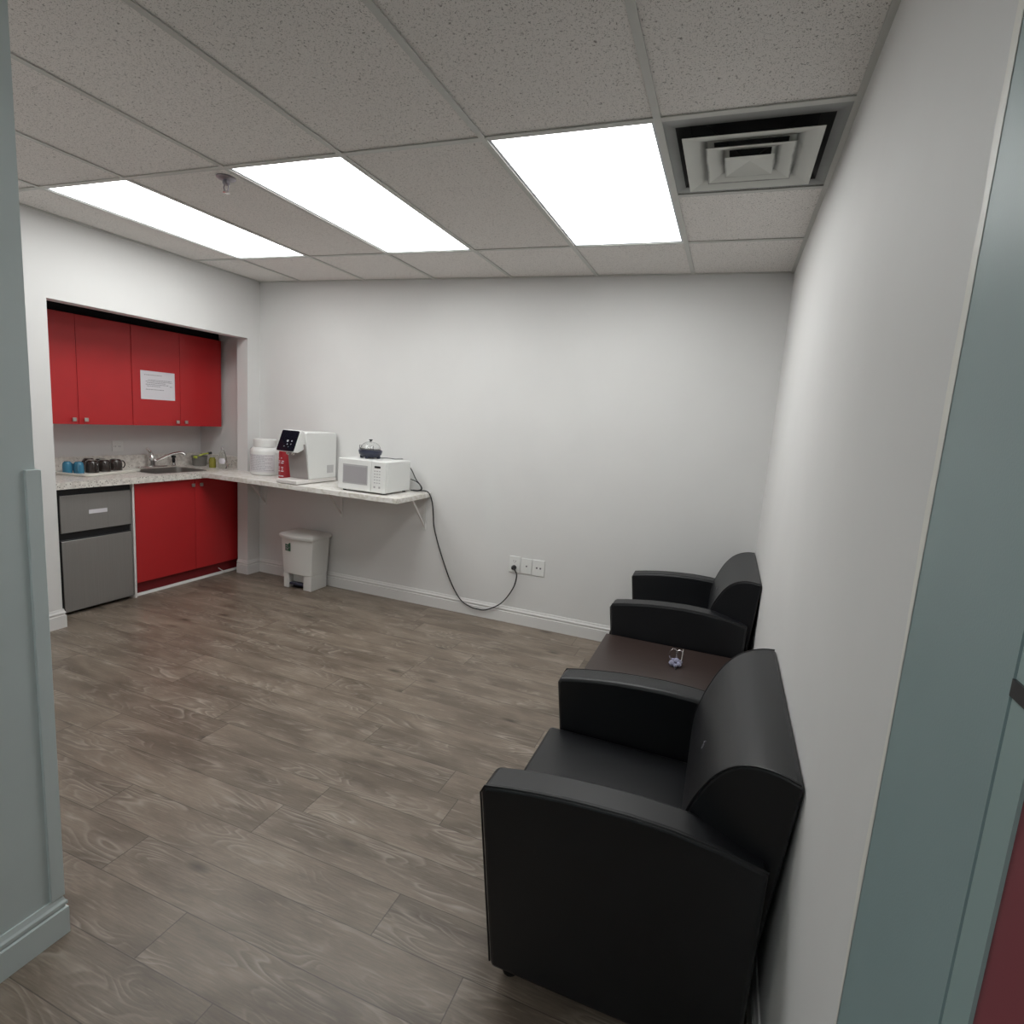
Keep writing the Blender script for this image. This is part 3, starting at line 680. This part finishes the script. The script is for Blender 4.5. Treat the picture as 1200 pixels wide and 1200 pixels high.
# local: x -.095..+.095, y -.235..+.215
bm = BM(); w = .095
box(bm, -w, w, -.235, .215, .004, .032); obj('drip_base', bm, M['white_lam'], t, bevel=.004)
bm = BM()
prof = [(-.095,.033),(.213,.033),(.213,.385),(.200,.392),(-.125,.392),(-.135,.385)]
prism(bm, prof, 'x', -w+.003, w-.0005); obj('housing', bm, M['white_plastic'], t, bevel=.006, seg=3)
bm = BM(); prism(bm, [(-.0965,.034),(-.103,.034),(-.141,.30),(-.134,.30)], 'x', -w+.012, w-.010); obj('recess_panel', bm, M['grey_plastic'], t)
bm = BM(); prism(bm, [(-.132,.262),(-.195,.238),(-.238,.245),(-.170,.401),(-.155,.405),(-.12,.392)], 'x', -w+.002, w-.022); hd = obj('dispenser_head', bm, M['white_plastic'], t, bevel=.004)
# black screen lies on the sloped front of the head
p0, p1 = Vector((0,-.2385,.246)), Vector((0,-.171,.401)); up = (p1-p0).normalized(); nrm = Vector((0, -up.z, up.y)).normalized()
def on(u, v, d): p = p0 + up*v + nrm*d; return (u, p.y, p.z)
bm = BM(); Lr = rrect(-w+.004, w-.026, .003, .166, .010)
A = [bm.verts.new(on(x, v, .0008)) for x, v in Lr]; B = [bm.verts.new(on(x, v, .005)) for x, v in Lr]
for i in range(len(A)): bm.faces.new((A[i], A[(i+1)%len(A)], B[(i+1)%len(A)], B[i]))
bm.faces.new(A[::-1]); bm.faces.new(B); sc = obj('touch_panel', bm, M['black_gloss'], hd)
bm = BM()
for u, v, s in ((.0,.082,.010),(.038,.083,.006),(.005,.056,.005),(.038,.058,.005),(-.018,.038,.004),(.02,.036,.003)):
    q = [bm.verts.new(on(u-.011+a*s, v+b*s, .0056)) for a, b in ((-1,-.2),(-.2,-1),(1,-.4),(.7,.8),(-.5,.9))]; bm.faces.new(q)
obj('panel_icons', bm, M['lt_grey'], sc)
for nx_ in (-.03, .02):
    bm = BM(); lathe(bm, [(.012,.0),(.012,-.018),(.009,-.024),(0,-.024)], c=(nx_,-.19,.243), n=14); obj('nozzle', bm, M['chrome'], hd, smooth=True)
bm = BM()
for i in range(7):
    box(bm, w-.0004, w+.0006, .105+i*.011, .111+i*.011, .072, .135)
obj('vent_grille', bm, M['lt_grey'], t)

# microwave
mx0, mx1, my0, my1 = -2.895, -2.487, -.415, -.085
t = thing('microwave', 'small white microwave oven on the shelf', 'microwave', ((mx0+mx1)/2, (my0+my1)/2, .9075)); hw_, hd_ = (mx1-mx0)/2, (my1-my0)/2
bm = BM(); box(bm, -hw_, hw_, -hd_+.02, hd_, .012, .238); obj('case', bm, M['white_plastic'], t, bevel=.008, seg=3)
bm = BM(); box(bm, hw_-.0005, hw_+.0015, -hd_+.05, hd_-.02, .03, .215); obj('side_emboss', bm, M['white_plastic'], t, bevel=.0012)
bm = BM(); box(bm, -hw_, hw_*.40, -hd_-.004, -hd_+.019, .012, .238); dr = obj('door', bm, M['white_plastic'], t, bevel=.006, seg=3)
bm = BM(); box(bm, -hw_+.045, hw_*.40-.028, -hd_-.0052, -hd_-.0042, .058, .198); wf = obj('window_frame', bm, M['lt_grey'], dr)
bm = BM(); box(bm, -hw_+.053, hw_*.40-.036, -hd_-.0064, -hd_-.0054, .068, .186); obj('window_pane', bm, M['mwin'], dr)
bm = BM(); box(bm, hw_*.41, hw_, -hd_-.004, -hd_+.019, .012, .238); cp = obj('control_panel', bm, M['white_plastic'], t, bevel=.006, seg=3)
px0 = hw_*.41
bm = BM(); box(bm, px0+.028, px0+.078, -hd_-.0052, -hd_-.0042, .190, .205); obj('display', bm, M['black'], cp)
bm = BM()
for r_ in range(5):
    z = .168-.021*r_
    for c_ in range(3): box(bm, px0+.026+c_*.020, px0+.038+c_*.020, -hd_-.0048, -hd_-.0042, z-.003, z+.003)
for s in (0, 1): box(bm, px0+.024+s*.042, px0+.038+s*.042, -hd_-.005, -hd_-.0042, .046, .060)
obj('keypad', bm, M['lt_grey'], cp)
for sx in (-1, 1):
    for sy in (-1, 1):
        bm = BM(); lathe(bm, [(.012,0),(.013,.0125)], c=(sx*(hw_-.03), sy*(hd_-.04), 0), n=12); obj('foot', bm, M['black'], t)

# egg cooker on the microwave
t = thing('egg_cooker', 'small round dark navy egg cooker with clear dome lid on the microwave', 'egg cooker', (-2.745, -.24, 1.1465))
bm = BM(); lathe(bm, [(.055,.008),(.064,.014),(.082,.03),(.088,.052),(.086,.060),(.078,.062),(.074,.056),(0,.056)], n=36); obj('base', bm, M['navy'], t, smooth=True)
for a in (.3, 1.9, 3.6, 4.9):
    bm = BM(); lathe(bm, [(.012,0),(.015,.012),(.012,.02)], c=(.062*math.cos(a), .062*math.sin(a), 0), n=12); obj('foot', bm, M['navy'], t, smooth=True)
bm = BM(); P2 = [(.076, .063)] + [(.076*math.cos(a), .063+.062*math.sin(a)) for a in [i*PI/2/8 for i in range(1, 8)]] + [(.006, .1255)]
inn = [(max(r-.002, .001), z-.0015) for r, z in P2[::-1]]
lathe(bm, P2 + inn[:-1], n=36); obj('dome_lid', bm, M['glass'], t, smooth=True)
bm = BM(); lathe(bm, [(.006,.126),(.009,.130),(.014,.134),(.014,.140),(0,.141)], n=16); obj('lid_knob', bm, M['black'], t, smooth=True)
bm = BM()
for s in (-1, 1): tube(bm, [(s*.060,-.05,.064),(s*.060,-.052,.095),(s*.040,-.060,.095),(s*.040,-.060,.064)], .0025, 6)
tube(bm, [(-.06,-.052,.073),(.06,-.052,.073)], .0025, 6)
obj('lid_clip', bm, M['ink'], t)
bm = BM(); lathe(bm, [(.0,.064),(.055,.064),(.055,.067),(.0,.067)], n=24); obj('egg_rack', bm, M['lt_grey'], t)

# cords
bm = BM(); main = spline([(-2.50,-.05,.913),(-2.44,-.05,.915),(-2.385,-.045,.920),(-2.348,-.035,.905),(-2.325,-.022,.84),(-2.312,-.016,.74),(-2.30,-.014,.64),(-2.245,-.014,.48),(-2.14,-.016,.25),(-2.04,-.024,.115),(-1.955,-.026,.071),(-1.89,-.026,.062),(-1.81,-.026,.072),(-1.695,-.024,.145),(-1.612,-.026,.27),(-1.583,-.040,.375),(-1.597,-.055,.425),(-1.615,-.045,.432)], 8)
tube(bm, main, .0046, 8)
t = tag(obj('power_cord', bm, M['cord'], smooth=True), 'long black power cord hanging from the shelf end to the outlet', 'power cord')
bm = BM(); lathe(bm, [(.012,.0),(.018,.004),(.019,.018),(.015,.03),(.008,.044),(0,.046)], n=18)
for v in bm.verts: v.co = Vector((-1.617+v.co.x, -.0076-v.co.z, .431+v.co.y))
obj('plug', bm, M['black'], t, smooth=True)
bm = BM(); tube(bm, spline([(-2.50,-.075,1.09),(-2.49,-.055,1.06),(-2.46,-.045,1.00),(-2.425,-.045,.965),(-2.402,-.050,.935),(-2.42,-.060,.918),(-2.47,-.065,.914)]), .0042, 8)
tag(obj('power_cord', bm, M['cord'], smooth=True), 'black cord drooping from the upper back of the microwave to the shelf', 'power cord')
bm = BM(); tube(bm, spline([(-2.50,-.06,1.00),(-2.47,-.035,.985),(-2.435,-.030,.962),(-2.42,-.030,.93),(-2.44,-.035,.917),(-2.49,-.03,.913)]), .0036, 8)
tag(obj('power_cord', bm, M['cord'], smooth=True), 'thin black cord curving low behind the microwave right side', 'power cord')
bm = BM(); tube(bm, spline([(-2.70,-.20,1.150),(-2.66,-.17,1.152),(-2.62,-.15,1.151),(-2.58,-.16,1.151),(-2.55,-.10,1.152)]), .003, 6)
tag(obj('power_cord', bm, M['cord'], smooth=True), 'short thin dark cord trailing from the egg cooker over the microwave top', 'power cord')
bm = BM(); tube(bm, spline([(-4.225,-.20,.045),(-4.20,-.16,.02),(-4.19,-.145,.016),(-4.19,-.138,.055)]), .004, 8)
bm.free()
bm = BM(); tube(bm, spline([(-4.252,-.26,.055),(-4.238,-.225,.024),(-4.228,-.19,.012),(-4.222,-.13,.018),(-4.215,-.07,.035)]), .0035, 8)
tag(obj('white_cable', bm, M['white_lam'], smooth=True), 'thin white cable on the floor by the toe kick of the red base cabinet', 'cable')

# ---------------------------------------------------------------- pedal bin
bx, by = -3.425, -.145
t = thing('pedal_bin', 'white plastic pedal bin under the shelf', 'trash bin', (bx, by, 0))
def dshape(wx, yb, yf, bow, k=10):      # footprint: straight back, bowed front
    o = [(wx, yb), (-wx, yb)]
    for i in range(k+1):
        u = -1+2*i/k; o.append((u*wx, yf-bow*(1-u*u)))
    return o
def loft(bm, sections, cap0=True, cap1=True):
    rings = [[bm.verts.new((x, y, z)) for x, y in s] for s, z in sections]
    for a, b in zip(rings, rings[1:]):
        for i in range(len(a)): bm.faces.new((a[i], a[(i+1)%len(a)], b[(i+1)%len(a)], b[i]))
    if cap0: bm.faces.new(rings[0][::-1])
    if cap1: bm.faces.new(rings[-1])
# body: upper full loft, lower two legs + back around the pedal notch
bm = BM()
loft(bm, [(dshape(.142, .108, -.082, .020), .128), (dshape(.158, .115, -.095, .030), .425)])
box(bm, -.1405, -.088, -.084, .106, 0, .1285); box(bm, .060, .1405, -.084, .106, 0, .1285); box(bm, -.088, .060, -.035, .106, 0, .1285)
obj('body', bm, M['white_bin'], t, bevel=.005, seg=2)
bm = BM(); loft(bm, [(dshape(.168, .122, -.105, .036), .426), (dshape(.172, .125, -.108, .038), .450), (dshape(.160, .115, -.098, .034), .462), (dshape(.11, .08, -.05, .02), .470)])
obj('lid', bm, M['white_bin'], t, bevel=.004)
bm = BM(); box(bm, -.078, .050, -.088, -.036, .034, .050); obj('pedal', bm, M['navy'], t, bevel=.005)
bm = BM(); box(bm, -.086, .058, -.036, -.0352, .0, .034); obj('pedal_slot', bm, M['black'], t)
bm = BM()
def bowed(x): return -.092-.028*(1-(x/.155)**2)
xs = [-.100, -.083, -.066, -.050, -.038]; zb = [.322]*5; zt = [.378, .378, .376, .392, .394]
A = [bm.verts.new((x, bowed(x)-.0035, z)) for x, z in zip(xs, zb)]; B = [bm.verts.new((x, bowed(x)-.0055, z)) for x, z in zip(xs, zt)]
for i in range(4): bm.faces.new((A[i], A[i+1], B[i+1], B[i]))
st = obj('sticker', bm, M['green'], t); st['label'] = 'small dark green square logo sticker'
bm = BM()
for k, (xa, xb, z) in enumerate(((-.090,-.064,.362),(-.092,-.060,.345),(-.084,-.064,.334),(-.056,-.046,.352))):
    q = [bm.verts.new((x, bowed(x)-.0062, zz)) for x, zz in ((xa,z-.003),(xb,z-.003),(xb,z+.003),(xa,z+.003))]; bm.faces.new(q)
obj('sticker_marks', bm, M['lt_grey'], st)

# ---------------------------------------------------------------- lounge chairs (backs to the right wall)
AH = .395
def chair(loc, label):
    t = thing('lounge_chair', label, 'armchair', loc, 'black leather lounge chairs')
    for s in (-1, 1):
        y0, y1 = sorted((s*.297, s*AH))
        prof = [(-.672,.045),(-.733,.545),(-.724,.566),(-.66,.578),(-.59,.588),(-.52,.596),(-.45,.601),(-.35,.605),(-.25,.602),(-.14,.590),(-.04,.570),(-.045,.045)]
        bm = BM(); prism(bm, prof, 'y', y0, y1)
        am = obj('armrest', bm, M['leather'], t, bevel=.012, seg=3)
        bm = BM()
        for yy in (s*(AH-.004),):
            tube(bm, [(-.675,yy,.06)]+[(x-(.001 if i == 0 else 0), yy, z-.002) for i, (x, z) in enumerate(prof[1:-1])], .0028, 6)
        obj('piping', bm, M['leather_seam'], am, smooth=True)
    bm = BM()
    # seat cushion with a soft crown
    nx, ny = 10, 10; g = []
    for i in range(nx+1):
        row = []
        for j in range(ny+1):
            u = i/nx; v = j/ny; x = -.745+.56*u; y = -.293+.586*v
            z = .372 + .016*(1-(2*u-1)**4)*(1-(2*v-1)**4)
            row.append(bm.verts.new((x, y, z)))
        g.append(row)
    for i in range(nx):
        for j in range(ny): bm.faces.new((g[i][j], g[i+1][j], g[i+1][j+1], g[i][j+1]))
    ret = bmesh.ops.extrude_face_region(bm, geom=bm.faces[:])
    for v in [e for e in ret['geom'] if isinstance(e, bmesh.types.BMVert)]: v.co.z = .235
    obj('seat', bm, M['leather'], t, bevel=.014, seg=3)
    bm = BM(); prism(bm, [(-.690,.05),(-.712,.232),(-.20,.232),(-.20,.05)], 'y', -.294, .294); obj('seat_base', bm, M['leather'], t, bevel=.006)
    # backrest: curved front, ends flare outwards toward the wall
    key = [(-.205,.30),(-.236,.45),(-.236,.54),(-.222,.605),(-.200,.664),(-.170,.722),(-.132,.766),(-.088,.790),(-.044,.798),(-.006,.796)]
    front = [(p.x, p.z) for p in spline([(x, 0, z) for x, z in key], 3)]
    prof = front + [(-.001,.788), (-.048,.05), (-.19,.05)]
    def ye(x, z):
        e = .294 + max(0, x+.222)*.50
        return min(e, .405) if z > .2 else .294
    bm = BM(); n = 14; rings = []
    for k in range(n+1):
        u = -1+2*k/n; rings.append([bm.verts.new((x, u*ye(x, z), z)) for x, z in prof])
    for a, b in zip(rings, rings[1:]):
        for i in range(len(prof)): bm.faces.new((a[i], a[(i+1)%len(prof)], b[(i+1)%len(prof)], b[i]))
    bm.faces.new(rings[0][::-1]); bm.faces.new(rings[-1])
    bk = obj('backrest', bm, M['leather'], t, bevel=.008, seg=2)
    for s in (-1, 1):
        bm = BM(); tube(bm, [(x, s*(ye(x, z)-.003), z-.001) for x, z in front if z > .5], .0028, 6); obj('piping', bm, M['leather_seam'], bk, smooth=True)
    bm = BM()
    for a in range(5):
        an = a*2*PI/5+.3; q = .013*math.sin(an); tube(bm, [(-.2025,-.095,.664),(-.2025+.406*q,-.095+.013*math.cos(an),.664+.914*q)], .0013, 5)
    obj('stitched_mark', bm, M['ink'], bk)['label'] = 'small pale stitched star mark'
    for x, y in ((-.63,-.34),(-.63,.34),(-.09,-.34),(-.09,.34)):
        bm = BM(); lathe(bm, [(.022,0),(.024,.008),(.02,.046)], c=(x, y, 0), n=16); obj('foot', bm, M['feet'], t, smooth=True)
    return t
c1 = chair((-.002, -2.155, 0), 'black leather lounge chair nearest the camera, in front of the low table')
dup(c1, (-.002, -.465, 0), 'black leather lounge chair in the far corner against the back wall')

# low table
t = thing('low_table', 'dark espresso wooden low table between the two black lounge chairs', 'table', (-.388, -1.31, 0))
hx, hy = .352, .433
bm = BM(); box(bm, -hx, hx, -hy, hy, .362, .400); obj('tabletop', bm, M['espresso'], t, bevel=.003)
bm = BM(); box(bm, -hx+.03, -hx+.048, -hy+.06, hy-.06, .29, .3615); box(bm, hx-.048, hx-.03, -hy+.06, hy-.06, .29, .3615)
box(bm, -hx+.06, hx-.06, -hy+.03, -hy+.048, .29, .3615); box(bm, -hx+.06, hx-.06, hy-.048, hy-.03, .29, .3615); obj('apron', bm, M['espresso'], t)
for sx in (-1, 1):
    for sy in (-1, 1):
        bm = BM(); cx, cy = sx*(hx-.035), sy*(hy-.035); box(bm, cx-.025, cx+.025, cy-.025, cy+.025, 0, .3615); obj('leg', bm, M['espresso'], t, bevel=.002)
# trinket
t = thing('wire_trinket', 'tiny silver and dark blue wire trinket lying on the low table', 'trinket', (-.352, -1.115, .400)); t.scale = (1.3, 1.3, 1.3)
bm = BM()
for i, (x, y, z, r) in enumerate(((-.014,-.012,.011,.011),(.012,-.010,.010,.010),(.002,.004,.016,.012),(.015,.010,.012,.009),(-.010,.012,.012,.010),(0,-.022,.008,.008))):
    lathe(bm, [(0,-r),(r*.7,-r*.7),(r,0),(r*.7,r*.7),(0,r)], c=(x,y,z), n=8)
obj('bead_cluster', bm, M['trinket'], t)
bm = BM()
for cx, r, tl in ((-.012,.018,.2),(.010,.017,-.15)):
    tube(bm, [(cx+r*math.cos(a)*.8, .012+tl*r*math.cos(a), .036+r*1.2*math.sin(a)) for a in [i*2*PI/16 for i in range(16)]], .0013, 6, closed=True)
tube(bm, [(.018,.0,.012),(.020,.014,.062)], .0013, 6)
obj('wire_loops', bm, M['chrome'], t)
bm = BM(); tube(bm, [(.002,-.024,.006),(.004,-.046,.003)], [.005,.0015], 6); obj('tip', bm, M['black'], t)

# ---------------------------------------------------------------- camera
R = ((0.9344777105870589, 0.3485385844368523, 0.07261035445943062), (0.11959172770459818, -0.11520544782885106, -0.9861163843356338), (-0.33533450028381845, 0.9301873789453978, -0.14933925461877975))
cd = bpy.data.cameras.new('camera'); cam = bpy.data.objects.new('camera', cd); C.objects.link(cam)
r, d, f = map(Vector, R)
mw = Matrix(((r.x, -d.x, -f.x, -.2366), (r.y, -d.y, -f.y, -3.7786), (r.z, -d.z, -f.z, 1.5095), (0,0,0,1)))
cam.matrix_world = mw
cd.sensor_width = 36; cd.lens = 653.28/1200*36; cd.shift_x = -11.363/1200; cd.shift_y = -8.664/1200; cd.clip_start = .02
sc_ = bpy.context.scene; sc_.camera = cam
w = bpy.data.worlds.new('world'); sc_.world = w; w.use_nodes = True
w.node_tree.nodes['Background'].inputs['Color'].default_value = (.6, .65, .7, 1); w.node_tree.nodes['Background'].inputs['Strength'].default_value = 0.0
vs_ = sc_.view_settings; vs_.view_transform = 'Standard'; vs_.look = 'None'; vs_.exposure = 0.62; vs_.gamma = 1; vs_.use_curve_mapping = False
